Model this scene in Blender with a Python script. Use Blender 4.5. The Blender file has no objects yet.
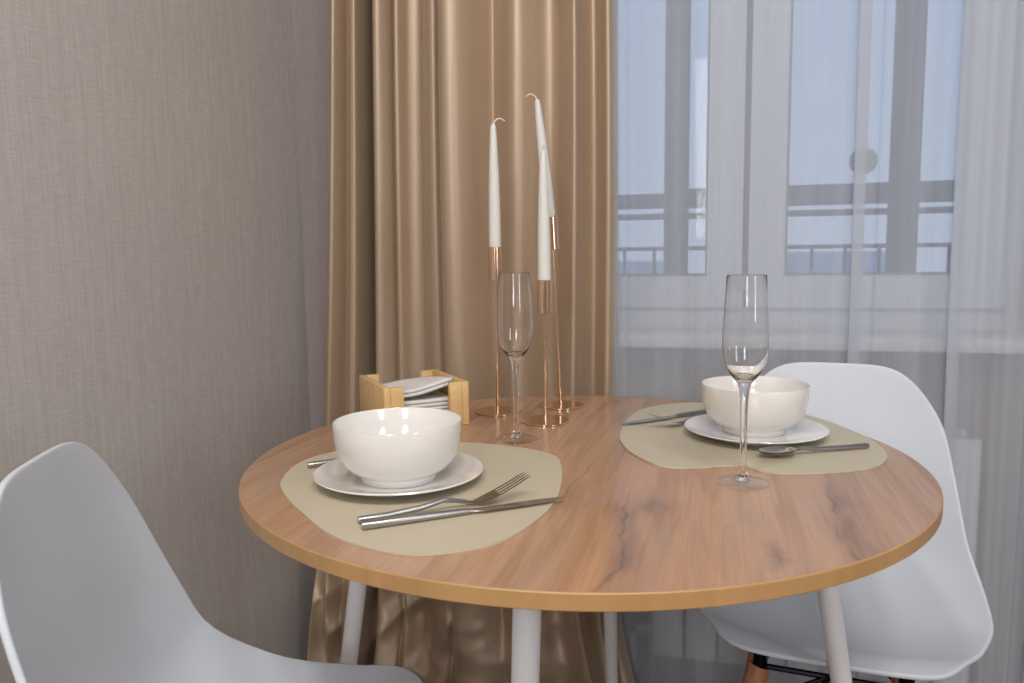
import bpy, bmesh, math, random
from mathutils import Vector, Matrix, noise

sc = bpy.context.scene
COL = sc.collection
PI = math.pi
A = math.radians(14.5)              # the camera looks 14.5 degrees left of square-on to the window wall
CA, SA = math.cos(A), math.sin(A)
CAM_H = 1.0351


def rot(x, y):
    """camera-frame coordinates (mostly taken from image pixels) -> room coordinates (x along the window wall, y towards it)"""
    return (x * CA - y * SA, x * SA + y * CA)


# ------------------------------------------------------------------ helpers
def finish(name, bm, mat, parent=None, smooth=True, angle=38, loc=None):
    bmesh.ops.recalc_face_normals(bm, faces=bm.faces)
    if smooth:
        lim = math.radians(angle)
        for f in bm.faces:
            f.smooth = True
        for e in bm.edges:
            if len(e.link_faces) == 2 and e.calc_face_angle(0) > lim:
                e.smooth = False
    me = bpy.data.meshes.new(name)
    bm.to_mesh(me)
    bm.free()
    o = bpy.data.objects.new(name, me)
    COL.objects.link(o)
    if mat:
        me.materials.append(mat)
    if parent:
        o.parent = parent
    if loc:
        o.location = loc
    return o


def tag(o, label, cat, group=None):
    o['label'] = label
    o['category'] = cat
    if group:
        o['group'] = group
    return o


def thing(name, label, cat, loc=(0, 0, 0), rz=0, group=None):
    o = bpy.data.objects.new(name, None)
    o.empty_display_size = .05
    COL.objects.link(o)
    o.location = loc
    o.rotation_euler = (0, 0, rz)
    return tag(o, label, cat, group)


def structure(o):
    o['kind'] = 'structure'
    return o


def dup(root, loc, rz, label, group=None):
    """copy a thing with its parts and sub-parts"""
    def rec(o, par):
        c = o.copy()
        COL.objects.link(c)
        c.parent = par
        for ch in [q for q in bpy.data.objects if q.parent == o and q != c]:
            rec(ch, c)
        return c
    r = rec(root, None)
    r.location = loc
    r.rotation_euler = (0, 0, rz)
    r['label'] = label
    return r


def box(bm, x0, x1, y0, y1, z0, z1, bev=0, M=None, seg=2):
    vs = [bm.verts.new((x, y, z)) for x in (x0, x1) for y in (y0, y1) for z in (z0, z1)]
    idx = [(0, 1, 3, 2), (4, 6, 7, 5), (0, 4, 5, 1), (2, 3, 7, 6), (0, 2, 6, 4), (1, 5, 7, 3)]
    fs = [bm.faces.new([vs[i] for i in f]) for f in idx]
    if bev:
        es = list({e for f in fs for e in f.edges})
        r = bmesh.ops.bevel(bm, geom=es, offset=bev, segments=seg, affect='EDGES', profile=.5)
        vs = list({v for f in r['faces'] for v in f.verts} | {v for v in vs if v.is_valid})
    if M is not None:
        bmesh.ops.transform(bm, matrix=M, verts=[v for v in vs if v.is_valid])
    return bm


def lathe(bm, prof, n=64, M=None):
    """prof: list of (r, z); r = 0 closes to a point"""
    rings = []
    allv = []
    for r, z in prof:
        if r < 1e-6:
            ring = [bm.verts.new((0, 0, z))]
        else:
            ring = [bm.verts.new((r * math.cos(2 * PI * i / n), r * math.sin(2 * PI * i / n), z)) for i in range(n)]
        rings.append(ring)
        allv += ring
    for a, b in zip(rings, rings[1:]):
        for i in range(n):
            j = (i + 1) % n
            if len(a) == 1 and len(b) == 1:
                continue
            if len(a) == 1:
                bm.faces.new((a[0], b[j], b[i]))
            elif len(b) == 1:
                bm.faces.new((a[i], a[j], b[0]))
            else:
                bm.faces.new((a[i], a[j], b[j], b[i]))
    if M is not None:
        bmesh.ops.transform(bm, matrix=M, verts=allv)
    return bm


def tube(bm, pts, rad, n=12, cap=True, flat=None):
    """sweep a circle along pts; rad scalar or list; flat = list of (width factor, height factor)"""
    pts = [Vector(p) for p in pts]
    N = len(pts)
    if not isinstance(rad, (list, tuple)):
        rad = [rad] * N
    up = Vector((0, 0, 1))
    rings = []
    for k, p in enumerate(pts):
        t = (pts[min(k + 1, N - 1)] - pts[max(k - 1, 0)]).normalized()
        ref = up if abs(t.dot(up)) < .95 else Vector((1, 0, 0))
        s = t.cross(ref).normalized()
        u = s.cross(t).normalized()
        fw, fh = flat[k] if flat else (1, 1)
        rings.append([bm.verts.new(p + s * (math.cos(2 * PI * i / n) * rad[k] * fw) + u * (math.sin(2 * PI * i / n) * rad[k] * fh)) for i in range(n)])
    for a, b in zip(rings, rings[1:]):
        for i in range(n):
            j = (i + 1) % n
            bm.faces.new((a[i], a[j], b[j], b[i]))
    if cap:
        bm.faces.new(rings[0][::-1])
        bm.faces.new(rings[-1])
    return bm


def crom(K, t):
    n = len(K) - 1
    x = min(max(t, 0), 1) * n
    i = min(int(x), n - 1)
    f = x - i
    g = lambda j: K[min(max(j, 0), n)]
    out = []
    for c in range(len(K[0])):
        a, b, d, e = g(i - 1)[c], g(i)[c], g(i + 1)[c], g(i + 2)[c]
        out.append(.5 * (2 * b + (d - a) * f + (2 * a - 5 * b + 4 * d - e) * f * f + (3 * b - a - 3 * d + e) * f ** 3))
    return out


def smooth_loop(P, per=6):
    n = len(P)
    out = []
    for i in range(n):
        p0, p1, p2, p3 = P[i - 1], P[i], P[(i + 1) % n], P[(i + 2) % n]
        for k in range(per):
            f = k / per
            out.append(tuple(.5 * (2 * p1[c] + (p2[c] - p0[c]) * f + (2 * p0[c] - 5 * p1[c] + 4 * p2[c] - p3[c]) * f * f + (3 * p1[c] - p0[c] - 3 * p2[c] + p3[c]) * f ** 3) for c in (0, 1)))
    return out


def prism(bm, loop, z0, z1, bev=0):
    a = [bm.verts.new((x, y, z0)) for x, y in loop]
    b = [bm.verts.new((x, y, z1)) for x, y in loop]
    n = len(loop)
    for i in range(n):
        j = (i + 1) % n
        bm.faces.new((a[i], a[j], b[j], b[i]))
    bm.faces.new(a[::-1])
    top = bm.faces.new(b)
    if bev:
        bmesh.ops.bevel(bm, geom=list(top.edges), offset=bev, segments=2, affect='EDGES', profile=.5)
    return bm


# ------------------------------------------------------------------ materials
class NT:
    def __init__(self, name):
        self.m = bpy.data.materials.new(name)
        self.m.use_nodes = True
        self.t = self.m.node_tree
        self.b = self.t.nodes['Principled BSDF']
        self.out = self.t.nodes['Material Output']

    def n(self, typ, **kw):
        nd = self.t.nodes.new(typ)
        for k, v in kw.items():
            if k.startswith('i_'):
                nd.inputs[k[2:].replace('_', ' ')].default_value = v
            else:
                setattr(nd, k, v)
        return nd

    def l(self, a, b):
        self.t.links.new(a, b)

    def math(self, op, a, b=None, c=None, clamp=False):
        nd = self.n('ShaderNodeMath', operation=op, use_clamp=clamp)
        for i, v in enumerate((a, b, c)):
            if v is None:
                continue
            if isinstance(v, (int, float)):
                nd.inputs[i].default_value = v
            else:
                self.l(v, nd.inputs[i])
        return nd.outputs[0]

    def mix(self, fac, a, b, typ='MIX'):
        nd = self.n('ShaderNodeMix', data_type='RGBA', blend_type=typ)
        for i, v in ((0, fac), (6, a), (7, b)):
            if isinstance(v, (int, float)):
                nd.inputs[i].default_value = v
            elif isinstance(v, tuple):
                nd.inputs[i].default_value = (*v, 1)
            else:
                self.l(v, nd.inputs[i])
        return nd.outputs[2]

    def coords(self, scale=(1, 1, 1), kind='Object'):
        tc = self.n('ShaderNodeTexCoord')
        mp = self.n('ShaderNodeMapping')
        mp.inputs['Scale'].default_value = scale
        self.l(tc.outputs[kind], mp.inputs[0])
        return mp.outputs[0]

    def noise(self, vec, scale, detail=4, rough=.5, dist=0):
        nd = self.n('ShaderNodeTexNoise')
        nd.inputs['Scale'].default_value = scale
        nd.inputs['Detail'].default_value = detail
        nd.inputs['Roughness'].default_value = rough
        nd.inputs['Distortion'].default_value = dist
        self.l(vec, nd.inputs['Vector'])
        return nd.outputs[0]

    def ramp(self, fac, stops):
        nd = self.n('ShaderNodeValToRGB')
        el = nd.color_ramp.elements
        while len(el) < len(stops):
            el.new(.5)
        for e, (p, c) in zip(el, stops):
            e.position = p
            e.color = (*c, 1) if isinstance(c, tuple) else (c, c, c, 1)
        self.l(fac, nd.inputs[0])
        return nd.outputs[0]

    def bump(self, h, strength=.3, dist=.001):
        nd = self.n('ShaderNodeBump')
        nd.inputs['Strength'].default_value = strength
        nd.inputs['Distance'].default_value = dist
        self.l(h, nd.inputs['Height'])
        self.l(nd.outputs[0], self.b.inputs['Normal'])


def plain(name, col, rough=.5, metal=0, var=.04, scale=8, bump=0, spec=None, coat=0, sss=0):
    t = NT(name)
    v = t.coords()
    nz = t.noise(v, scale, 3)
    dark = tuple(c * (1 - var) for c in col)
    lite = tuple(min(1, c * (1 + var)) for c in col)
    t.l(t.mix(nz, dark, lite), t.b.inputs['Base Color'])
    t.b.inputs['Roughness'].default_value = rough
    t.b.inputs['Metallic'].default_value = metal
    if spec is not None:
        t.b.inputs['Specular IOR Level'].default_value = spec
    if coat:
        t.b.inputs['Coat Weight'].default_value = coat
        t.b.inputs['Coat Roughness'].default_value = .05
    if sss:
        t.b.inputs['Subsurface Weight'].default_value = sss
        t.b.inputs['Subsurface Radius'].default_value = (.01, .008, .006)
        t.b.inputs['Subsurface Scale'].default_value = .5
    if bump:
        t.bump(t.noise(v, scale * 20, 4), bump, .0005)
    return t.m


def wallpaper(name, axis, dark, mid, lite):
    """woven linen-look wallpaper: fine broken vertical and horizontal threads"""
    t = NT(name)
    s1 = (420, 420, 14) 
    s2 = (34, 34, 430)
    a = t.noise(t.coords(s1), 1, 3, .6)
    b = t.noise(t.coords(s2), 1, 2, .6)
    c = t.noise(t.coords((1, 1, 1)), 2.2, 3)
    d = t.noise(t.coords((90, 90, 3)), 1, 3, .6)
    h = t.math('ADD', t.math('MULTIPLY', a, .42), t.math('MULTIPLY', b, .38))
    h = t.math('ADD', h, t.math('MULTIPLY', d, .20))
    col = t.ramp(h, [(.36, dark), (.5, mid), (.64, lite)])
    col = t.mix(t.math('MULTIPLY', c, .35), col, tuple(x * .86 for x in mid))
    t.l(col, t.b.inputs['Base Color'])
    t.b.inputs['Roughness'].default_value = .75
    t.b.inputs['Specular IOR Level'].default_value = .25
    t.bump(h, .35, .0015)
    return t.m


M = {}
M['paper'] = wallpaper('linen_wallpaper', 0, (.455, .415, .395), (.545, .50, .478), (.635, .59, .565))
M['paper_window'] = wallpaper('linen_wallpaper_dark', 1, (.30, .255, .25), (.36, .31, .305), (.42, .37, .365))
M['ceiling'] = plain('ceiling_paint', (.8, .78, .75), .9)
M['white_pvc'] = plain('window_plastic', (.72, .74, .78), .35)
M['gap'] = plain('dark_seal_and_gap_shade', (.22, .23, .26), .8)  # rubber seals, and the painted shade in the gap between the sashes
M['sill'] = plain('sill_plastic', (.78, .76, .74), .4)
M['radiator'] = plain('radiator_enamel', (.66, .65, .65), .4)
M['porcelain'] = plain('white_porcelain', (.80, .775, .745), .10, var=.01, coat=.6)
M['shell'] = plain('white_chair_plastic', (.62, .66, .72), .38, var=.015)
M['leg_white'] = plain('white_powder_coat', (.80, .78, .78), .35, var=.02)
M['steel'] = plain('brushed_steel', (.50, .47, .44), .24, 1, var=.05, scale=60)
M['steel_handle'] = plain('satin_steel', (.40, .39, .385), .32, 1, var=.05, scale=60)
M['rose'] = plain('rose_gold', (.86, .585, .40), .13, 1, var=.03)
M['wax'] = plain('white_wax', (.72, .70, .66), .42, var=.02, sss=.25)
M['wick'] = plain('waxed_wick', (.72, .64, .52), .8)
M['mat'] = plain('beige_leatherette', (.53, .47, .35), .5, var=.03, scale=30, bump=.15)
M['napkin'] = plain('paper_napkin', (.70, .69, .67), .9, var=.02, bump=.3)
M['black'] = plain('black_wire', (.012, .012, .016), .35, 1)
M['balcony'] = plain('balcony_metal', (.13, .14, .155), .6, var=.05)
M['slab'] = plain('concrete_slab', (.45, .46, .48), .9, var=.1)
M['vent'] = plain('grey_plastic_disc', (.28, .28, .30), .6)
M['snow'] = plain('snowy_ground', (.62, .66, .72), .95, var=.12, scale=.2)
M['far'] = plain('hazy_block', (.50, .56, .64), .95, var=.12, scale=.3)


def floor_mat():
    t = NT('grey_laminate')
    v = t.coords((1, 1, 1))
    br = t.n('ShaderNodeTexBrick', offset=.37)
    br.inputs['Scale'].default_value = 1
    br.inputs['Mortar Size'].default_value = .002
    br.inputs['Brick Width'].default_value = 1.3
    br.inputs['Row Height'].default_value = .19
    br.inputs['Color1'].default_value = (.20, .165, .14, 1)
    br.inputs['Color2'].default_value = (.26, .215, .185, 1)
    br.inputs['Mortar'].default_value = (.07, .06, .05, 1)
    t.l(v, br.inputs['Vector'])
    g = t.noise(t.coords((3, 60, 1)), 1, 5, .6)
    t.l(t.mix(t.math('MULTIPLY', g, .5), br.outputs[0], (.12, .10, .085)), t.b.inputs['Base Color'])
    t.b.inputs['Roughness'].default_value = .4
    return t.m


def oak_top():
    """rustic oak decor: boards along y, dark cracks and knots"""
    t = NT('rustic_oak_decor')
    tc = t.n('ShaderNodeTexCoord')
    sep = t.n('ShaderNodeSeparateXYZ')
    t.l(tc.outputs['Object'], sep.inputs[0])
    X, Y = sep.outputs[0], sep.outputs[1]
    lo = t.noise(t.coords((7, 1.1, 1)), 1, 3, .55, .4)
    mid = t.noise(t.coords((26, 2.2, 1)), 1, 4, .6, .8)
    fine = t.noise(t.coords((190, 7, 1)), 1, 3, .6)
    # boards about 13 cm wide, each its own tint
    bx = t.math('FLOOR', t.math('MULTIPLY', t.math('ADD', X, .487), 7.4))
    wn = t.n('ShaderNodeTexWhiteNoise', noise_dimensions='1D')
    t.l(bx, wn.inputs['W'])
    base = t.mix(wn.outputs[0], (.56, .285, .135), (.50, .305, .195))
    base = t.mix(t.math('MULTIPLY', lo, .75), base, (.42, .265, .18))
    base = t.mix(t.ramp(mid, [(.42, 0.), (.70, .75)]), base, (.30, .16, .085))
    base = t.mix(t.ramp(fine, [(.45, 0.), (.75, .35)]), base, (.23, .135, .08))
    grey = t.noise(t.coords((10, 1.6, 1)), 1.3, 3, .6, 1.2)
    base = t.mix(t.ramp(grey, [(.56, 0.), (.72, .6)]), base, (.33, .25, .215))
    wob = t.noise(t.coords((1.5, 5.5, 1)), 1, 5, .6)
    wob = t.math('MULTIPLY', t.math('SUBTRACT', wob, .5), .075)

    def crack(x0, y0, y1, w, soft, amt):
        d = t.math('ABSOLUTE', t.math('SUBTRACT', t.math('ADD', X, wob), x0))
        m = t.math('SUBTRACT', 1, t.math('DIVIDE', d, w), clamp=True)
        my = t.math('MULTIPLY', t.math('DIVIDE', t.math('SUBTRACT', Y, y0), soft, clamp=True),
                    t.math('DIVIDE', t.math('SUBTRACT', y1, Y), soft, clamp=True))
        return t.math('MULTIPLY', t.math('MULTIPLY', m, my), amt)
    acc = None
    for c in ((.098, -.46, -.16, .006, .05, .75), (.098, -.43, -.15, .026, .06, .45), (.314, -.38, -.06, .006, .06, .7),
              (.322, -.36, -.08, .03, .08, .45), (.242, -.37, -.27, .014, .04, .6), (.127, -.24, -.17, .045, .03, .45),
              (-.21, -.40, -.1, .004, .06, .4), (-.36, -.2, .2, .006, .08, .45), (-.12, .1, .42, .006, .08, .4),
              (.20, .02, .35, .006, .08, .4), (.02, -.30, .0, .004, .06, .3)):
        q = crack(*c)
        acc = q if acc is None else t.math('MAXIMUM', acc, q)
    acc = t.math('MULTIPLY', acc, t.ramp(t.noise(t.coords((60, 18, 1)), 1, 3), [(.3, .35), (.6, 1.)]))
    base = t.mix(acc, base, (.095, .07, .065))
    t.l(base, t.b.inputs['Base Color'])
    t.b.inputs['Roughness'].default_value = .3
    t.l(t.math('ADD', t.math('MULTIPLY', fine, .10), .17), t.b.inputs['Roughness'])
    t.bump(fine, .06, .0004)
    return t.m


def wood(name, c1, c2, axis=0, rough=.5, s=1):
    t = NT(name)
    sca = [70 * s, 70 * s, 70 * s]
    sca[axis] = 5 * s
    a = t.noise(t.coords(tuple(sca)), 1, 4, .6, .6)
    t.l(t.mix(t.ramp(a, [(.35, 0.), (.7, 1.)]), c1, c2), t.b.inputs['Base Color'])
    t.b.inputs['Roughness'].default_value = rough
    t.bump(a, .1, .0005)
    return t.m


M['floor'] = floor_mat()
M['oak'] = oak_top()
M['edge'] = wood('edge_band_decor', (.48, .275, .115), (.42, .23, .09), 2, .4, .4)
M['pine'] = wood('pale_pine', (.72, .49, .23), (.60, .37, .15), 0, .5)
M['beech'] = wood('beech_leg', (.50, .235, .10), (.40, .17, .065), 2, .42)


def satin():
    t = NT('beige_satin')
    v = t.coords((1, 1, 1))
    n1 = t.noise(t.coords((900, 900, 12)), 1, 2)
    n2 = t.noise(t.coords((3, 3, 6)), 1, 3)
    col = t.mix(n2, (.43, .31, .21), (.49, .36, .25))
    col = t.mix(t.math('MULTIPLY', n1, .25), col, (.34, .245, .165))
    t.l(col, t.b.inputs['Base Color'])
    t.b.inputs['Roughness'].default_value = .43
    t.b.inputs['Specular IOR Level'].default_value = .8
    t.b.inputs['Metallic'].default_value = .30
    t.b.inputs['Sheen Weight'].default_value = .25
    t.b.inputs['Sheen Roughness'].default_value = .4
    t.b.inputs['Sheen Tint'].default_value = (.85, .85, .75, 1)
    t.bump(n1, .08, .0004)
    return t.m


def voile():
    t = NT('white_voile')
    d = t.n('ShaderNodeBsdfDiffuse')
    d.inputs[0].default_value = (.68, .71, .77, 1)
    tl = t.n('ShaderNodeBsdfTranslucent')
    tl.inputs[0].default_value = (.70, .74, .82, 1)
    tr = t.n('ShaderNodeBsdfTransparent')
    m1 = t.n('ShaderNodeMixShader')
    m1.inputs[0].default_value = .35
    t.l(d.outputs[0], m1.inputs[1])
    t.l(tl.outputs[0], m1.inputs[2])
    m2 = t.n('ShaderNodeMixShader')
    nz = t.noise(t.coords((24, 24, .35)), 1, 4, .6)
    fine = t.noise(t.coords((700, 700, 700)), 1, 1)
    al = t.math('ADD', t.math('MULTIPLY', nz, .34), t.math('MULTIPLY', fine, .06))
    al = t.math('ADD', al, .37)
    t.l(al, m2.inputs[0])
    t.l(tr.outputs[0], m2.inputs[1])
    t.l(m1.outputs[0], m2.inputs[2])
    t.l(m2.outputs[0], t.out.inputs[0])
    return t.m


def thin_glass(name, tint=(.96, .97, .98), rough=.02):
    t = NT(name)
    g = t.n('ShaderNodeBsdfGlossy')
    g.inputs['Roughness'].default_value = rough
    tr = t.n('ShaderNodeBsdfTransparent')
    nz = t.noise(t.coords(), 3, 2)
    t.l(t.mix(nz, tint, tuple(min(1, c * 1.02) for c in tint)), tr.inputs[0])
    lw = t.n('ShaderNodeLayerWeight')
    lw.inputs[0].default_value = .5
    fr = t.math('ADD', t.math('MULTIPLY', t.math('POWER', lw.outputs['Facing'], 5), .94), .045)   # Schlick
    m = t.n('ShaderNodeMixShader')
    t.l(fr, m.inputs[0])
    t.l(tr.outputs[0], m.inputs[1])
    t.l(g.outputs[0], m.inputs[2])
    t.l(m.outputs[0], t.out.inputs[0])
    return t.m


def crystal():
    t = NT('clear_crystal')
    t.b.inputs['Transmission Weight'].default_value = 1
    t.b.inputs['Roughness'].default_value = .0
    t.b.inputs['IOR'].default_value = 1.47
    nz = t.noise(t.coords(), 3, 2)
    t.l(t.mix(nz, (.985, .985, .985), (1., 1., 1.)), t.b.inputs['Base Color'])
    return t.m


M['satin'] = satin()
M['voile'] = voile()
M['pane'] = thin_glass('window_glass')
M['flute'] = thin_glass('thin_blown_glass', (.985, .985, .985), .0)
M['crystal'] = crystal()

# ------------------------------------------------------------------ room shell
XL, XR, YB, YW, ZC = -1.004, 2.3, -2.6, 1.795, 2.65  # left wall and window group (sill, radiator, curtains) scaled about the camera
WX0, WX1, WZ0, WZ1 = -.57, .644, .847, 2.20        # window opening


def slab(name, x0, x1, y0, y1, z0, z1, mat):
    return structure(finish(name, box(bmesh.new(), x0, x1, y0, y1, z0, z1), mat, smooth=False))


def frame(bm, x0, x1, z0, z1, w, y0, y1, bev=0):
    """rectangular frame in one piece; w = widths left, right, bottom, top"""
    wl, wr, wb, wt = w
    o = [(x0, z0), (x1, z0), (x1, z1), (x0, z1)]
    i = [(x0 + wl, z0 + wb), (x1 - wr, z0 + wb), (x1 - wr, z1 - wt), (x0 + wl, z1 - wt)]
    V = {(k, y): [bm.verts.new((p[0], y, p[1])) for p in pts] for k, pts in (('o', o), ('i', i)) for y in (y0, y1)}
    for a in range(4):
        b = (a + 1) % 4
        for y in (y0, y1):
            bm.faces.new((V['o', y][a], V['o', y][b], V['i', y][b], V['i', y][a]))
        for k in 'oi':
            bm.faces.new((V[k, y0][a], V[k, y0][b], V[k, y1][b], V[k, y1][a]))
    if bev:
        es = [e for e in bm.edges if abs(e.verts[0].co.y - e.verts[1].co.y) < 1e-6 and e.calc_face_angle(0) > .5]
        bmesh.ops.bevel(bm, geom=es, offset=bev, segments=2, affect='EDGES', profile=.5)
    return bm


slab('floor', XL - .15, XR + .15, YB - .15, YW + .2, -.12, 0, M['floor'])
slab('ceiling', XL - .15, XR + .15, YB - .15, YW + .2, ZC, ZC + .12, M['ceiling'])
slab('wall_left', XL - .15, XL, YB - .15, YW + .2, 0, ZC, M['paper'])
slab('wall_right', XR, XR + .15, YB - .15, YW + .2, 0, ZC, M['paper'])
slab('wall_back', XL, XR, YB - .15, YB, 0, ZC, M['paper'])
TH = .20
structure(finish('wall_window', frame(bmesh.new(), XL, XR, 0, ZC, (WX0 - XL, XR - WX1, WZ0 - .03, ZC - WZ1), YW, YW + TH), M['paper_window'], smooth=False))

# window sill
structure(finish('trim_1', box(bmesh.new(), WX0, WX1, 1.716, 1.90, .8206, .850, .006), M['sill']))
# reveals
structure(finish('trim_2', box(bmesh.new(), WX0, WX0 + .01, YW - .001, 1.89, .850, WZ1), M['white_pvc'], smooth=False))
structure(finish('trim_3', box(bmesh.new(), WX1 - .01, WX1, YW - .001, 1.89, .850, WZ1), M['white_pvc'], smooth=False))

win = structure(thing('window_1', 'w', 'window', (0, 0, 0)))
del win['label'], win['category']
finish('outer_frame', frame(bmesh.new(), WX0, WX1, .850, WZ1, (.055, .06, .05, .055), 1.892, 1.96, .004), M['white_pvc'], win)
for (x0, x1, pl, pr_) in ((-.52, .0607, .078, .079), (.0745, .591, .080, .080)):
    s = finish('sash', frame(bmesh.new(), x0, x1, .8984, WZ1 - .05, (pl, pr_, .0755, .078), 1.877, 1.937, .005), M['white_pvc'], win)
    finish('rubber_seal', frame(bmesh.new(), x0 + pl - .001, x1 - pr_ + .001, .9730, WZ1 - .127, (.0042,) * 4, 1.8735, 1.896), M['gap'], s, smooth=False)
    finish('pane', box(bmesh.new(), x0 + pl - .004, x1 - pr_ + .004, 1.899, 1.903, .969, WZ1 - .124), M['pane'], s, smooth=False)
    if x0 < 0:
        h = finish('handle_plate', box(bmesh.new(), .007, .033, 1.866, 1.8775, 1.605, 1.68, .004), M['white_pvc'], s)
        bm = bmesh.new()
        tube(bm, [(.020, 1.868, 1.645), (.020, 1.842, 1.645), (.020, 1.836, 1.652), (.020, 1.834, 1.75), (.020, 1.834, 1.775)], [.009, .009, .010, .009, .007])
        finish('handle', bm, M['white_pvc'], s)
    else:
        bm = lathe(bmesh.new(), [(0, 0), (.029, 0), (.029, .004), (.027, .006), (0, .006)], 40,
                   Matrix.Translation((.3133, 1.899, 1.2213)) @ Matrix.Rotation(PI / 2, 4, 'X'))
        finish('round_disc', bm, M['vent'], s)
        for z in (.911, 1.85):
            bm = bmesh.new()
            tube(bm, [(.596, 1.872, z - .004), (.596, 1.872, z), (.596, 1.872, z + .001), (.596, 1.872, z + .045)], [.0078, .0078, .0064, .0064])
            finish('hinge', bm, M['white_pvc'], s)
# dark strip painting in the shadow of the gap between the two sashes
finish('sash_gap_shade', box(bmesh.new(), .053, .082, 1.905, 1.945, .898, WZ1 - .055), M['gap'], win, smooth=False)

# ------------------------------------------------------------------ balcony seen through the window
slab('balcony_floor', -2.4, 2.6, YW + TH, 3.5, -.12, 0, M['slab'])
bal = thing('balcony_railing', 'dark grey balcony railing with posts and bars outside the window', 'railing', (.2, 3.2, 0))
for x0, x1 in ((-.197, -.102), (.620, .722), (-1.35, -1.25), (1.6, 1.7)):
    finish('post', box(bmesh.new(), x0 - .2, x1 - .2, -.015, .015, 0, 2.6, .003), M['balcony'], bal)
for x0, x1, z0, z1 in ((-2.2, -.1, 1.195, 1.252), (-.1, 2.4, 1.192, 1.268), (-2.2, 2.4, 1.151, 1.174), (-2.2, 2.4, 1.028, 1.044), (-2.2, 2.4, .10, .13)):
    finish('rail', box(bmesh.new(), x0 - .2, x1 - .2, -.02, .02, z0, z1, .003), M['balcony'], bal)
for k in range(36):
    x = -2.13 + k * .1185
    finish('bar', box(bmesh.new(), x - .006 - .2, x + .006 - .2, -.006, .006, .12, 1.035), M['balcony'], bal, smooth=False)
structure(finish('ground', box(bmesh.new(), -160, 160, 12, 220, -14.5, -14), M['snow'], smooth=False))
random.seed(4)
for k, (x, y, w, h) in enumerate(((-16, 120, 22, 13.2), (14, 140, 30, 14.2), (44, 120, 16, 13.0), (72, 150, 30, 14.0))):
    b = finish('apartment_block', box(bmesh.new(), -w / 2, w / 2, -5, 5, 0, h), M['far'], smooth=False, loc=(x, y, -14))
    tag(b, ('pale hazy block seen low through the left window pane', 'wide hazy block low behind the railing, right pane, left part',
            'hazy block low behind the railing near the thick right post', 'faint far block right of the thick balcony post')[k], 'building', 'faint blocks beyond the balcony')

# ------------------------------------------------------------------ radiator under the sill
rad = thing('radiator', 'white sectional radiator under the window sill behind the sheer curtain', 'radiator', (0, 1.737, 0))
x = -.122
for k in range(9):
    loop = [(.002, -.05), (.0655, -.05), (.0655, -.044), (.041, -.042), (.041, .036), (.062, .038), (.062, .047), (.006, .047), (.006, .038), (.027, .036), (.027, -.042), (.002, -.044)]
    finish('section', prism(bmesh.new(), [(x + p, q) for p, q in loop], .133, .654, .002), M['radiator'], rad)
    x += .0713
for z in (.17, .61):
    bm = bmesh.new()
    e = -.17 if z < .3 else -.205
    tube(bm, [(x, 0, z), (-.13, 0, z), (e + .012, 0, z), (e, 0, z - .012), (e, 0, 0)], [.014, .014, .010, .010, .010])
    finish('pipe', bm, M['radiator'], rad)

# ------------------------------------------------------------------ curtains
FOLD = [(-.915, -.045), (-.8809, -.03), (-.862, .02), (-.8501, .042), (-.838, .03), (-.828, .012), (-.818, .018), (-.806, .03), (-.7944, .056),
        (-.786, .064), (-.778, .05), (-.776, -.05), (-.768, -.058), (-.758, -.03), (-.7493, .026), (-.738, .034), (-.7196, .012), (-.708, -.004), (-.700, .018), (-.692, .026), (-.6755, .004),
        (-.6512, -.008), (-.635, .004), (-.622, .014), (-.608, .012), (-.596, .0), (-.5888, .004), (-.582, .03), (-.5675, .058), (-.5439, .058),
        (-.520, .042), (-.4973, .018), (-.478, .002), (-.4512, .018), (-.43, .034), (-.41, .036), (-.385, .022), (-.36, .006), (-.335, .008), (-.312, .030),
        (-.296, .050), (-.286, .052), (-.278, .022), (-.268, .004), (-.2527, .002), (-.24, .018), (-.228, .034), (-.219, .034), (-.2145, .016), (-.216, -.02)]


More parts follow.
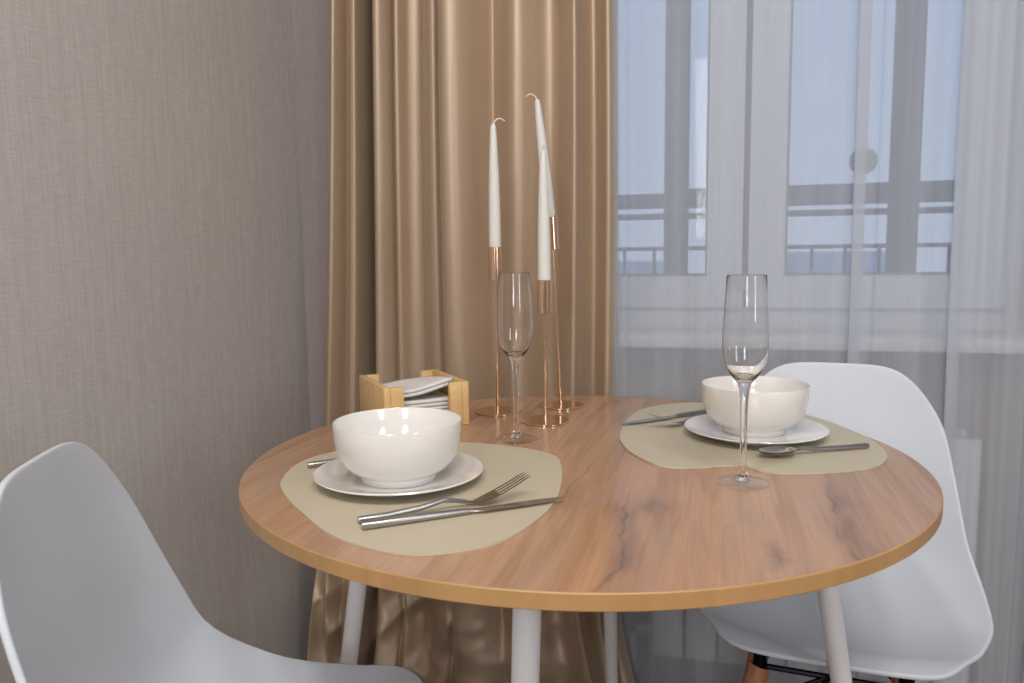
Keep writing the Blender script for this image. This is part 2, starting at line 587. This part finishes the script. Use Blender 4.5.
def make_brown():
    bm = bmesh.new()
    NX, ZN = 420, 150
    rows = []
    for j in range(ZN + 1):
        q = j / ZN
        z = 2.60 - (2.60 - .50) * min(1, q / .45) if q < .45 else .50 * (1 - (q - .45) / .55)
        row = []
        for i in range(NX + 1):
            X, D = crom(FOLD, i / NX)
            q = max(0, min(1, (-.46 - X * .92) / .30))
            y0 = 1.612 + .085 * q * q * (3 - 2 * q)          # the left end hangs closer to the wall
            X, D = X * .92 * y0 / 1.582, D * 1.38 * (1 - .1 * q)  # X scaled about the camera, pushed along the line of sight with y0
            k = max(0., (.46 - z) / .46)
            amp = 1 + .12 * math.sin(z * 2.1 + i * .02)
            y = y0 - D * amp
            X2 = X + .004 * math.sin(z * 3 + X * 9)
            if X < -.515:
                X2 -= .060 * (1.32 - max(z, .62)) * ((-.515 - X) / .36)
            zz = z
            if k > 0:
                e = k * k * (3 - 2 * k)
                X2 = X2 + (X2 + .515) * (.03 if X2 < -.515 else .30) * k * k
                wl = 1 if X < -.44 else max(.22, 1 - (X + .44) * 5)     # more crumpled on the left half
                P = Vector((X * 4.2, z * 3.4, 1.3))
                wv = noise.noise_vector(P * .8) * .5
                P = P + wv
                r1 = 1 - 2 * abs(noise.noise(Vector((P.x * .9 + P.y * .7, P.y * .9 - P.x * .35, 2.2))))
                r2 = 1 - 2 * abs(noise.noise(Vector((P.x * 2.3 - P.y * 1.4, P.y * 2.2 + P.x * .8, 5.1))))
                r3 = 1 - 2 * abs(noise.noise(Vector((P.x * 5.1 + P.y * 2.2, P.y * 4.6 - P.x, 8.4))))
                n1 = noise.noise(Vector((X * 3.5, z * 3.2, 3.3)))
                y = y + (1.59 - y) * .35 * e
                y -= e * (.035 + wl * (.055 * n1 + .055 * (r1 - .3) + .024 * (r2 - .3) + .007 * r3))
                X2 += e * wl * (.030 * wv.x + .012 * r2)
                zz = z + .02 * wv.y * min(1, z / .05) * k
            if X2 > -.36:
                y = max(y, 1.522 + .1 * (y - 1.522))
            row.append(bm.verts.new((X2, y, max(.003, zz))))
        rows.append(row)
    for a, b in zip(rows, rows[1:]):
        for i in range(NX):
            bm.faces.new((a[i], a[i + 1], b[i + 1], b[i]))
    o = finish('curtain', bm, M['satin'], angle=180)
    sm = o.modifiers.new('thickness', 'SOLIDIFY')
    sm.thickness = .002
    return tag(o, 'beige-brown satin curtain hanging in folds to the left of the window', 'curtain')


make_brown()


def make_sheer():
    bm = bmesh.new()
    random.seed(11)
    K = []
    X = -.34
    doubled = [-.225, .255, .44, .60, .86, 1.2, 1.6, 1.95]       # places where the cloth doubles over itself
    while X < 2.15:
        w = random.uniform(.045, .13)
        d = random.uniform(.006, .020)
        if doubled and X + w > doubled[0]:
            q = doubled.pop(0)
            f = random.uniform(.016, .026)
            K += [(q - .02, 0), (q + f, -.012), (q + f + .004, .004), (q, .010), (q + .002, .018), (q + f + .02, .012)]
            X = q + f + .04
        else:
            K += [(X, 0), (X + w * .5, d)]
            X += w
    NX, ZN = len(K) * 7, 40
    rows = []
    for j in range(ZN + 1):
        z = 2.60 - (2.60 - .01) * j / ZN
        row = []
        for i in range(NX + 1):
            X, D = crom(K, i / NX)
            sw = .010 * noise.noise(Vector((X * 2.2, z * .9, 3))) + .012 * noise.noise(Vector((X * 6, z * .5, 8))) 
            row.append(bm.verts.new((X + .012 * noise.noise(Vector((X * 5, z * .7, 12))), 1.668 - D + sw, z)))
        rows.append(row)
    for a, b in zip(rows, rows[1:]):
        for i in range(NX):
            bm.faces.new((a[i], a[i + 1], b[i + 1], b[i]))
    o = finish('sheer_curtain', bm, M['voile'], angle=180)
    return tag(o, 'translucent white sheer curtain hanging across the window and radiator', 'curtain')


make_sheer()

# ------------------------------------------------------------------ dining table
TX, TY = rot(.0902, 1.0756)
TOP = .75
table = thing('dining_table', 'round wooden-topped dining table with white splayed legs, laid for two', 'table', (TX, TY, 0))
bm = bmesh.new()
lathe(bm, [(0, TOP - .0155), (.4485, TOP - .0155), (.4485, TOP), (0, TOP)], 160)
finish('tabletop', bm, M['oak'], table)
bm = bmesh.new()
lathe(bm, [(.4484, TOP - .0165), (.4495, TOP - .0165), (.4505, TOP - .0155), (.4505, TOP - .0008), (.4496, TOP + .0001), (.4484, TOP + .0001), (.4484, TOP - .0165)], 160)
finish('edge_band', bm, M['edge'], table)
for k in range(4):
    an = -PI / 2 + math.radians(.3) + k * PI / 2
    c, s = math.cos(an), math.sin(an)
    bm = bmesh.new()
    tube(bm, [(c * .312, s * .312, TOP - .017), (c * .316, s * .316, .70), (c * .372, s * .372, .35), (c * .428, s * .428, .012), (c * .43, s * .43, 0)],
         [.0152, .0150, .013, .0108, .0095], 24)
    l = finish('leg', bm, M['leg_white'], table)
    bm = bmesh.new()
    lathe(bm, [(0, TOP - .0158), (.045, TOP - .0158), (.045, TOP - .019), (.0, TOP - .019)], 24, Matrix.Translation((c * .312, s * .312, 0)))
    finish('mounting_plate', bm, M['leg_white'], l)

# ------------------------------------------------------------------ chairs
tw, hw, fw, rec, dep, mid, hp, ez = .170, .2238, .1718, -.0387, -.0161, .0057, -.0257, .0349
PROF = [(-.245 - rec, .82), (-.222 - rec * .75, .74), (-.198 - rec * .5, .66), (-.175 - rec * .3, .575), (-.145 - rec * .1, .50), (-.085, .445),
        (0, .425), (.09, .436), (.15, .456), (.189, .457)]
WID = [(.153,), (.1785,), (.1865,), (.1965,), (.209,), (.2225,), (hw,), ((hw + fw) / 2,), (fw * 1.02,), (fw * .96,)]
CUR = [(.022,), (.03,), (.045,), (.07,), (.085,), (.085,), (.062,), (.040,), (.022,), (.008,)]


def shell_pt(u, v):
    px, pz = crom(PROF, v)
    w = crom(WID, v)[0]
    k = crom(CUR, v)[0] * .6
    a, b = crom(PROF, min(1, v + 1e-3)), crom(PROF, max(0, v - 1e-3))
    dx, dz = a[0] - b[0], a[1] - b[1]
    L = math.hypot(dx, dz)
    h = k * abs(u) ** 2.6
    return (px - dz / L * h, w * u, pz + dx / L * h)


def make_shell(parent):
    bm = bmesh.new()
    N = 36
    g = []
    for j in range(N + 1):
        row = []
        for i in range(N + 1):
            s, t = -1 + 2 * i / N, -1 + 2 * j / N
            r = max(abs(s), abs(t))
            if r < 1e-9:
                u = w = 0
            else:
                # concentric square -> superellipse, square corners become round ones
                if abs(s) >= abs(t):
                    th = (PI / 4) * (t / s)
                    cx, cy = math.cos(th) * math.copysign(1, s), math.sin(th) * math.copysign(1, s)
                else:
                    th = (PI / 4) * (s / t)
                    cx, cy = math.sin(th) * math.copysign(1, t), math.cos(th) * math.copysign(1, t)
                ex = 2 / 3.9 if t < 0 else 2 / 5
                u = r * math.copysign(abs(cx) ** ex, cx) if abs(cx) > 1e-9 else 0
                w = r * math.copysign(abs(cy) ** ex, cy) if abs(cy) > 1e-9 else 0
                f = r ** 3                                  # keep the middle of the grid even
                u, w = f * u + (1 - f) * s, f * w + (1 - f) * t
            row.append(bm.verts.new(shell_pt(u, (w + 1) / 2)))
        g.append(row)
    for a, b in zip(g, g[1:]):
        for i in range(N):
            bm.faces.new((a[i], a[i + 1], b[i + 1], b[i]))
    o = finish('seat_shell', bm, M['shell'], parent, angle=180)
    m = o.modifiers.new('thickness', 'SOLIDIFY')
    m.thickness = .0075
    m.offset = -1
    b = o.modifiers.new('edge', 'BEVEL')
    b.width = .0028
    b.segments = 3
    b.limit_method = 'ANGLE'
    b.angle_limit = math.radians(50)
    s = o.modifiers.new('smooth', 'SUBSURF')
    s.levels = 1
    s.render_levels = 1
    return o


def make_chair(loc, rz, label):
    t = thing('dining_chair', label, 'chair', loc, rz)
    make_shell(t)
    tops = {}
    for sx in (1, -1):
        for sy in (1, -1):
            top = Vector((sx * .115, sy * .098, .405))
            bot = Vector((sx * .215 - .01, sy * (.20 if sx > 0 else .165), 0))
            bm = bmesh.new()
            d = bot - top
            tube(bm, [top, top + d * .08, top + d * .5, bot - d * .02, bot], [.0145, .0165, .0155, .0115, .0105], 20)
            l = finish('leg', bm, M['beech'], t)
            tops[(sx, sy)] = (top, d)
    bm = bmesh.new()
    P = lambda k, f: tops[k][0] + tops[k][1] * f
    ks = [(1, 1), (1, -1), (-1, -1), (-1, 1)]
    for a, b in zip(ks, ks[1:] + ks[:1]):
        m = (P(a, .0) + P(b, .0)) / 2
        tube(bm, [P(a, .14), m + Vector((0, 0, .002)), P(b, .14)], .0038, 8)
        tube(bm, [P(a, .0), P(b, .0)], .0045, 8)
        tube(bm, [m, (P(a, .36) + P(b, .36)) / 2 * .0 + P(a, .36)], .0035, 8)
        tube(bm, [m, P(b, .36)], .0035, 8)
    finish('wire_brace', bm, M['black'], t)
    for k in ks:
        p = tops[k][0]
        bm = lathe(bmesh.new(), [(0, p.z - .001), (.011, p.z - .001), (.010, p.z + .020), (0, p.z + .020)], 20, Matrix.Translation((p.x, p.y, 0)))
        finish('rubber_mount', bm, M['black'], t)
    return t


x, y = rot(.502, 1.19)
make_chair((x, y, 0), -1.945 + A, 'white plastic shell chair on wooden legs at the right, by the sheer curtain').scale = (1.011,) * 3
x, y = rot(-.287, .819)
make_chair((x, y, 0), .1597 + A, 'white plastic shell chair in the left foreground, beside the wallpapered wall').scale = (1.014,) * 3

# ------------------------------------------------------------------ placemats
def placemat(P, label):
    cx = sum(p[0] for p in P) / len(P)
    cy = sum(p[1] for p in P) / len(P)
    loop = smooth_loop([rot(p[0] - cx, p[1] - cy) for p in P])
    x, y = rot(cx, cy)
    o = finish('placemat', prism(bmesh.new(), loop, 0, .0022, .0006), M['mat'], loc=(x, y, TOP + .0002))
    return tag(o, label, 'placemat')


placemat([(-.2922, .957), (-.2919, 1.0453), (-.252, 1.105), (-.175, 1.128), (-.0767, 1.1449), (0.0094, 1.1104), (0.0536, 1.069), (0.0629, 1.0173),
          (0.057, .9241), (.0409, .8465), (.0107, .7784), (-.0194, .7381), (-.0617, .7167), (-.0992, .7131), (-.14, .7296), (-.1876, .7689), (-.2323, .8345), (-.2662, .892)],
         'beige placemat under the left place setting, nearest the camera')
placemat([(.1642, 1.1816), (.1866, 1.272), (.2254, 1.3673), (.2887, 1.4174), (.3543, 1.4222), (.455, 1.375), (.505, 1.285), (.522, 1.20), (.5278, 1.135), (.5172, 1.0658),
          (.4943, 1.0149), (.4611, .9829), (.4133, .9669), (.3479, .9612), (.3197, .9715), (.3014, .9956), (.2731, 1.0018), (.2294, .9945), (.1925, 1.0059), (.1686, 1.0629), (.16, 1.1196)],
         'beige placemat with a wavy edge under the right place setting, before the right chair')
MZ = TOP + .0027


# ------------------------------------------------------------------ crockery
def plate_mesh():
    bm = bmesh.new()
    lathe(bm, [(0, .0025), (.058, .0025), (.060, 0), (.064, 0), (.066, .0028), (.085, .0065), (.1035, .0125), (.1045, .0138), (.1038, .0148),
               (.100, .0142), (.082, .0098), (.068, .0066), (.062, .0060), (0, .0060)], 96)
    return bm


def bowl_mesh():
    bm = bmesh.new()
    lathe(bm, [(0, .004), (.040, .004), (.042, 0), (.046, 0), (.0468, .003), (.0475, .0075), (.054, .0112), (.0625, .0172), (.0700, .0265), (.0752, .039), (.0778, .054), (.0785, .0710),
               (.0781, .0724), (.0771, .0724), (.0763, .0710), (.0755, .054), (.0730, .0405), (.0680, .0290), (.060, .0205), (.049, .0145), (.036, .0118), (.018, .0108), (0, .0106)], 96)
    return bm


pl = finish('plate', plate_mesh(), M['porcelain'], loc=(*rot(-.1425, .953), MZ))
tag(pl, 'white porcelain plate on the left placemat, under a bowl', 'plate', 'white plates under the bowls')
dup(pl, (*rot(.3655, 1.1616), MZ), 0, 'white porcelain plate on the right placemat, by the right chair')
bo = finish('bowl', bowl_mesh(), M['porcelain'], loc=(*rot(-.1415, .944), MZ + .0062))
tag(bo, 'white porcelain bowl on the left plate, in front of the wooden box', 'bowl', 'white bowls on the plates')
dup(bo, (*rot(.3655, 1.168), MZ + .0062), 0, 'white porcelain bowl on the right plate, behind the nearer champagne glass')


# ------------------------------------------------------------------ champagne flutes
def make_flute(loc, label):
    t = thing('champagne_flute', label, 'glass', loc, 0, 'empty champagne flutes')
    bm = bmesh.new()
    lathe(bm, [(0, .0048), (.0085, .0046), (.0062, .0085), (.0048, .013), (.0042, .020), (.0040, .05), (.0040, .085),
               (.0048, .105), (.0062, .117), (.0085, .1235), (.0125, .1285), (.0118, .1315), (.0060, .1290), (0, .1283)], 64)
    finish('stem', bm, M['crystal'], t)
    bm = bmesh.new()
    lathe(bm, [(0, .0), (.030, .0), (.0315, .0010), (.0315, .0018), (.028, .0030), (.015, .0042), (.0085, .0047), (0, .0048)], 64)
    finish('foot', bm, M['flute'], t)
    prof = [(.0126, .1287), (.0180, .135), (.0228, .144), (.0258, .156), (.0270, .170), (.0268, .186), (.0258, .205), (.0243, .228), (.0231, .252), (.0227, .2530)]
    inn = [(.0222, .2528), (.0234, .228), (.0249, .205), (.0259, .186), (.0261, .170), (.0249, .156), (.0219, .1445), (.0172, .1362), (.0119, .1318)]
    bm = bmesh.new()
    lathe(bm, prof + inn + [(.0126, .1287)], 64)
    finish('glass_bowl', bm, M['crystal'], t)
    return t


fl = make_flute((*rot(.0048, 1.1683), TOP + .0003), 'empty champagne flute beside the candle holders, farther back on the table')
dup(fl, (*rot(.2783, .9281), TOP + .0003), 0, 'empty champagne flute in front of the right bowl, nearer to the camera')


# ------------------------------------------------------------------ candle holders and candles
def holder(loc, cup0, cup1, label, lean=(0, 0)):
    t = thing('candle_holder', label, 'candle holder', loc, 0, 'rose gold candle holders')
    h0, h1 = cup0 - TOP, cup1 - TOP
    bm = bmesh.new()
    lathe(bm, [(0, 0), (.0400, 0), (.0410, .0008), (.0410, .0022), (.0400, .0030), (0, .0030)], 72)
    finish('base', bm, M['rose'], t)
    L = lambda z: (lean[0] * z, lean[1] * z, z)
    bm = bmesh.new()
    tube(bm, [L(.002), L(h0 * .5), L(h0 + .003)], .0028, 16)
    finish('stem', bm, M['rose'], t)
    bm = bmesh.new()
    Q = Matrix.Translation(L(h0)) @ Vector((0, 0, 1)).rotation_difference(Vector((lean[0], lean[1], 1))).to_matrix().to_4x4()
    hh = h1 - h0
    lathe(bm, [(0, 0), (.0108, 0), (.0122, .0008), (.0122, hh - .0005), (.0118, hh), (.0112, hh - .0005), (.0112, .004), (0, .004)], 40, Q)
    finish('cup', bm, M['rose'], t)
    return L(h0 + .005)


def candle(loc, h, label, lean, curl, rb=.0106):
    t = thing('candle', label, 'candle', loc, 0, 'white taper candles')
    up = Vector((lean[0], lean[1], 1))
    Q = Vector((0, 0, 1)).rotation_difference(up).to_matrix().to_4x4()
    bm = bmesh.new()
    lathe(bm, [(0, 0), (rb - .0008, 0), (rb, .004), (rb, h * .19), (.0106, h * .23), (.0102, h * .42), (.0088, h * .68), (.0066, h * .88), (.0052, h * .97), (.0042, h * .99), (.0014, h), (0, h)], 32, Q)
    finish('wax_body', bm, M['wax'], t)
    p = Q.to_3x3() @ Vector((0, 0, h - .002))
    r = Vector((*rot(curl, 0), 0))
    bm = bmesh.new()
    if not curl:
        r = Vector((.4, .1, 0)) * .3
    pts = [p, p + Vector((0, 0, .006)) + r * .003, p + Vector((0, 0, .010)) + r * .008, p + Vector((0, 0, .010)) + r * .014, p + Vector((0, 0, .006)) + r * .020]
    tube(bm, pts, [.0016, .0016, .0015, .0014, .0012], 10)
    finish('wick', bm, M['wick'], t)


HZ = TOP + .0002
b = rot(-.0272, 1.376)
o = holder((*b, HZ), .9835, 1.0425, 'tall rose gold candle holder, leftmost of the three, behind the flute')
candle((b[0] + o[0], b[1] + o[1], HZ + o[2]), 1.252 - .9885, 'white taper candle in the leftmost holder, wick curling right', (0, 0), 1)
b = rot(.0544, 1.292)
o = holder((*b, HZ), .931, .987, 'shortest rose gold candle holder, in front of the other two')
candle((b[0] + o[0], b[1] + o[1], HZ + o[2]), 1.196 - .936, 'white taper candle in the shortest front holder', (0, 0), 0)
b = rot(.0888, 1.4222)
ln = rot(-.046, 0)
o = holder((*b, HZ), 1.0358, 1.0945, 'rose gold candle holder nearest the window, its stem leaning left', ln)
lc = rot(-.102, 0)
candle((b[0] + o[0] + .001, b[1] + o[1], HZ + o[2]), 1.302 - 1.0408, 'white taper candle leaning left, in the holder nearest the window', lc, -1, .0074)

# ------------------------------------------------------------------ napkin box
bx = thing('napkin_box', 'open pine napkin box with notched sides, behind the left bowl', 'napkin holder', (*rot(-.2029, 1.2182), HZ), math.radians(25) + A)
W, D, Hh, T_, R_ = .144, .158, .072, .011, .033
finish('box_base', box(bmesh.new(), T_, W - T_, T_, D - T_, 0, .010, .001), M['pine'], bx)
for k in (0, 1):
    x0 = 0 if k == 0 else W - T_
    finish('side_panel', box(bmesh.new(), x0, x0 + T_, 0, D, 0, Hh, .0012), M['pine'], bx)
for x0, x1 in ((T_, R_), (W - R_, W - T_)):
    for y0 in (0, D - T_):
        finish('corner_return', box(bmesh.new(), x0, x1, y0, y0 + T_, 0, Hh, .0012), M['pine'], bx)
for y0 in (0, D - T_):
    finish('low_panel', box(bmesh.new(), R_, W - R_, y0, y0 + T_, 0, .020, .001), M['pine'], bx)
random.seed(3)
q0 = rot(-.2029, 1.2182)
ang = math.radians(25) + A
for k in range(7):
    bm = bmesh.new()
    n = 12
    z0 = .0140 + k * .0064
    g = []
    hx = .0535
    for j in range(n + 1):
        row = []
        for i in range(n + 1):
            u, v = -1 + 2 * i / n, -1 + 2 * j / n
            lift = 0
            if k >= 5:
                lift = .0045 + (.007 * max(0, u * .6 - v * .5 + .3) + .0025 * math.sin(u * 2.2 + v)) * 1.4
            row.append(bm.verts.new((hx * u, hx * v, lift + (.0004 if k < 5 else 0) * noise.noise(Vector((u * 2, v * 2, k))))))
        g.append(row)
    for a, b2 in zip(g, g[1:]):
        for i in range(n):
            bm.faces.new((a[i], a[i + 1], b2[i + 1], b2[i]))
    nx, ny = W / 2, D / 2
    c, s = math.cos(ang), math.sin(ang)
    o = finish('paper_napkin', bm, M['napkin'], angle=180, loc=(q0[0] + nx * c - ny * s, q0[1] + nx * s + ny * c, HZ + z0))
    o.rotation_euler = (0, 0, ang)
    m = o.modifiers.new('fold', 'SOLIDIFY')
    m.thickness = .0054
    m.offset = 0
    tag(o, 'topmost folded white napkin, one edge lifted, in the pine box' if k == 6 else 'folded white napkin stacked below the topmost one in the pine box', 'napkin', 'napkins in the pine box')


# ------------------------------------------------------------------ cutlery (local x runs from handle end to tip)
def flat_strip(bm, sect, n=14):
    """sect: list of (x, half width, z, thickness); rounded flat strip"""
    rings = []
    for x, w, z, th in sect:
        rings.append([bm.verts.new((x, w * math.cos(2 * PI * i / n), z + th * math.sin(2 * PI * i / n))) for i in range(n)])
    for a, b in zip(rings, rings[1:]):
        for i in range(n):
            bm.faces.new((a[i], a[(i + 1) % n], b[(i + 1) % n], b[i]))
    bm.faces.new(rings[0])
    bm.faces.new(rings[-1])


def make_knife(loc, rz, label):
    t = thing('table_knife', label, 'knife', loc, rz, 'steel knives')
    bm = bmesh.new()
    tube(bm, [(0, 0, .0046), (.003, 0, .0046), (.06, 0, .0044), (.112, 0, .0040), (.118, 0, .0038)], [.0040, .0046, .0043, .0036, .0030], 16)
    finish('handle', bm, M['steel_handle'], t)
    bm = bmesh.new()
    flat_strip(bm, [(.115, .0032, .0038, .0028), (.122, .0042, .0036, .0020), (.135, .0068, .0034, .0012), (.17, .0078, .0032, .0010), (.205, .0068, .0030, .0009), (.222, .0042, .0030, .0008), (.232, .0006, .0030, .0005)])
    finish('blade', bm, M['steel'], t)
    return t


def fork_z(x):
    K = [(.0036,), (.0036,), (.0040,), (.0060,), (.0120,), (.0085,), (.0032,), (.0085,), (.017,), (.0265,)]
    return crom(K, x / .2)[0]


def make_fork(loc, rz, label):
    t = thing('dinner_fork', label, 'fork', loc, rz, 'steel forks')
    bm = bmesh.new()
    xs = [0, .003, .03, .07, .095, .104, .111, .118, .125, .131]
    tube(bm, [(x, 0, max(.0042 if x < .1 else .0028, fork_z(x))) for x in xs], [.0032, .0040, .0038, .0034, .0030, .0028, .0026, .0025, .0024, .0018], 14)
    finish('handle', bm, M['steel_handle'], t)
    bm = bmesh.new()
    ST = [(.100, .0036), (.108, .0036), (.116, .0038), (.124, .0043), (.131, .0058), (.138, .0090), (.146, .0108), (.155, .0111), (.160, .0111), (.170, .0110), (.180, .0108), (.190, .0106), (.199, .0102)]
    CUT = [-1, -.66, -.45, -.11, .11, .45, .66, 1]
    g = []
    for q, (x, w) in enumerate(ST):
        row = []
        for c, f in enumerate(CUT):
            if x > .195:      # tines narrow to their tips
                mid_ = [-.83, -.83, -.28, -.28, .28, .28, .83, .83][c]
                f = mid_ + (f - mid_) * .4
            row.append(bm.verts.new((x, f * w, fork_z(x) + .001)))
        g.append(row)
    for q in range(len(ST) - 1):
        for c in range(7):
            if ST[q][0] >= .160 and c in (1, 3, 5):
                continue
            bm.faces.new((g[q][c], g[q][c + 1], g[q + 1][c + 1], g[q + 1][c]))
    bmesh.ops.solidify(bm, geom=bm.faces[:], thickness=.0024)
    finish('fork_head', bm, M['steel'], t)
    return t


def make_spoon(loc, rz, label):
    t = thing('spoon', label, 'spoon', loc, rz, 'steel spoons')
    bm = bmesh.new()
    tube(bm, [(0, 0, .0042), (.003, 0, .0042), (.05, 0, .0044), (.09, 0, .0060), (.104, 0, .0090), (.112, 0, .0085)], [.0032, .0040, .0037, .0031, .0028, .0028], 14)
    finish('handle', bm, M['steel_handle'], t)
    bm = bmesh.new()
    flat_strip(bm, [(.110, .0028, .0086, .0016), (.117, .0034, .0078, .0014), (.124, .0062, .0078, .0010)])
    n, R = 28, 8
    cx, la, lb = .146, .027, .0175
    for off, flip in ((0, 1), (-.0011, -1)):
        rings = [[bm.verts.new((cx, 0, .0018 + off + .0011))]]
        for r in range(1, R + 1):
            f = r / R
            z = .0018 + .0072 * f * f
            rings.append([bm.verts.new((cx + la * f * math.cos(a), lb * f * math.sin(a) * (1 - .12 * math.cos(a)), z + off + .0011)) for a in [2 * PI * i / n for i in range(n)]])
        for i in range(n):
            bm.faces.new((rings[0][0], rings[1][i], rings[1][(i + 1) % n]))
        for a, b in zip(rings[1:], rings[2:]):
            for i in range(n):
                bm.faces.new((a[i], a[(i + 1) % n], b[(i + 1) % n], b[i]))
    finish('spoon_bowl', bm, M['steel'], t)
    return t


def at(x, y):
    return (*rot(x, y), MZ)


fk = make_fork(at(-.1641, .7955), math.radians(25) + A, 'steel fork with raised tines, on the left placemat beside the knife')
kn = make_knife(at(-.1565, .7772), math.radians(22.5) + A, 'steel knife nearest the camera, across the left placemat edge')
sp = make_spoon(at(-.2724, 1.0128), math.radians(29.5) + A, 'steel spoon on the left placemat, only its handle end showing behind the plate')
dup(fk, at(.385, 1.302), math.radians(29 + 180) + A, 'steel fork on the right placemat, its tines crossing the knife')
dup(kn, at(.378, 1.348), math.radians(28 + 180) + A, 'steel knife at the back of the right placemat, behind the plate')
dup(sp, at(.4983, 1.0769), math.radians(180 + 15) + A, 'steel spoon on the right placemat in front of the plate')

# ------------------------------------------------------------------ light
w = bpy.data.worlds.new('sky')
sc.world = w
w.use_nodes = True
nt = w.node_tree
bg = nt.nodes['Background']
tc = nt.nodes.new('ShaderNodeTexCoord')
sep = nt.nodes.new('ShaderNodeSeparateXYZ')
nt.links.new(tc.outputs['Generated'], sep.inputs[0])
rp = nt.nodes.new('ShaderNodeValToRGB')
nt.links.new(sep.outputs[2], rp.inputs[0])
e = rp.color_ramp.elements
e[0].position, e[0].color = 0, (.60, .72, .92, 1)
e[1].position, e[1].color = .5, (.40, .58, .92, 1)
nt.links.new(rp.outputs[0], bg.inputs[0])
bg.inputs[1].default_value = .85


def area(name, loc, target, size, power, col, shape='DISK', size_y=None):
    d = bpy.data.lights.new(name, 'AREA')
    d.shape = shape
    d.size = size
    if size_y:
        d.size_y = size_y
    d.energy = power
    d.color = col
    o = bpy.data.objects.new(name, d)
    COL.objects.link(o)
    o.location = loc
    o.rotation_euler = (Vector(target) - Vector(loc)).to_track_quat('-Z', 'Y').to_euler()
    return o


area('ceiling_lamp', (.60, -.25, 2.6), (.4, .6, 0), .40, 15, (1, .95, .89))
area('ceiling_lamp', (-.40, -.40, 2.62), (-.3, .2, 0), .22, 11.5, (1, .94, .87))
area('ceiling_lamp', (.20, -.60, 2.62), (.1, .2, 0), .22, 11.5, (1, .94, .87))
area('room_light', (.10, -2.3, 1.75), (-.1, 1.3, .8), .5, 24, (.95, .97, 1), 'RECTANGLE', 1.3)
area('side_light', (2.2, -.9, 1.6), (-.3, .9, .9), .6, 20, (.87, .94, 1), 'RECTANGLE', 1.3)

# ------------------------------------------------------------------ camera
th, ro = .1149, -.0138
F = Vector((0, math.cos(th), -math.sin(th)))
R0 = Vector((1, 0, 0))
D0 = Vector((0, -math.sin(th), -math.cos(th)))
Rv = R0 * math.cos(ro) - D0 * math.sin(ro)
Dv = R0 * math.sin(ro) + D0 * math.cos(ro)
m = Matrix((Rv, -Dv, -F)).transposed().to_4x4()
cd = bpy.data.cameras.new('camera')
cd.sensor_width = 36
cd.lens = 783.9 / 1024 * 36
cd.clip_start = .02
cd.clip_end = 500
cd.dof.use_dof = True
cd.dof.focus_distance = 1.15
cd.dof.aperture_fstop = 9.0
co = bpy.data.objects.new('camera', cd)
COL.objects.link(co)
co.matrix_world = Matrix.Translation((0, 0, CAM_H)) @ Matrix.Rotation(A, 4, 'Z') @ m
sc.camera = co

sc.view_settings.view_transform = 'Standard'
sc.view_settings.look = 'None'
sc.view_settings.exposure = 0
sc.cycles.max_bounces = 14
sc.cycles.transparent_max_bounces = 24
sc.cycles.transmission_bounces = 10
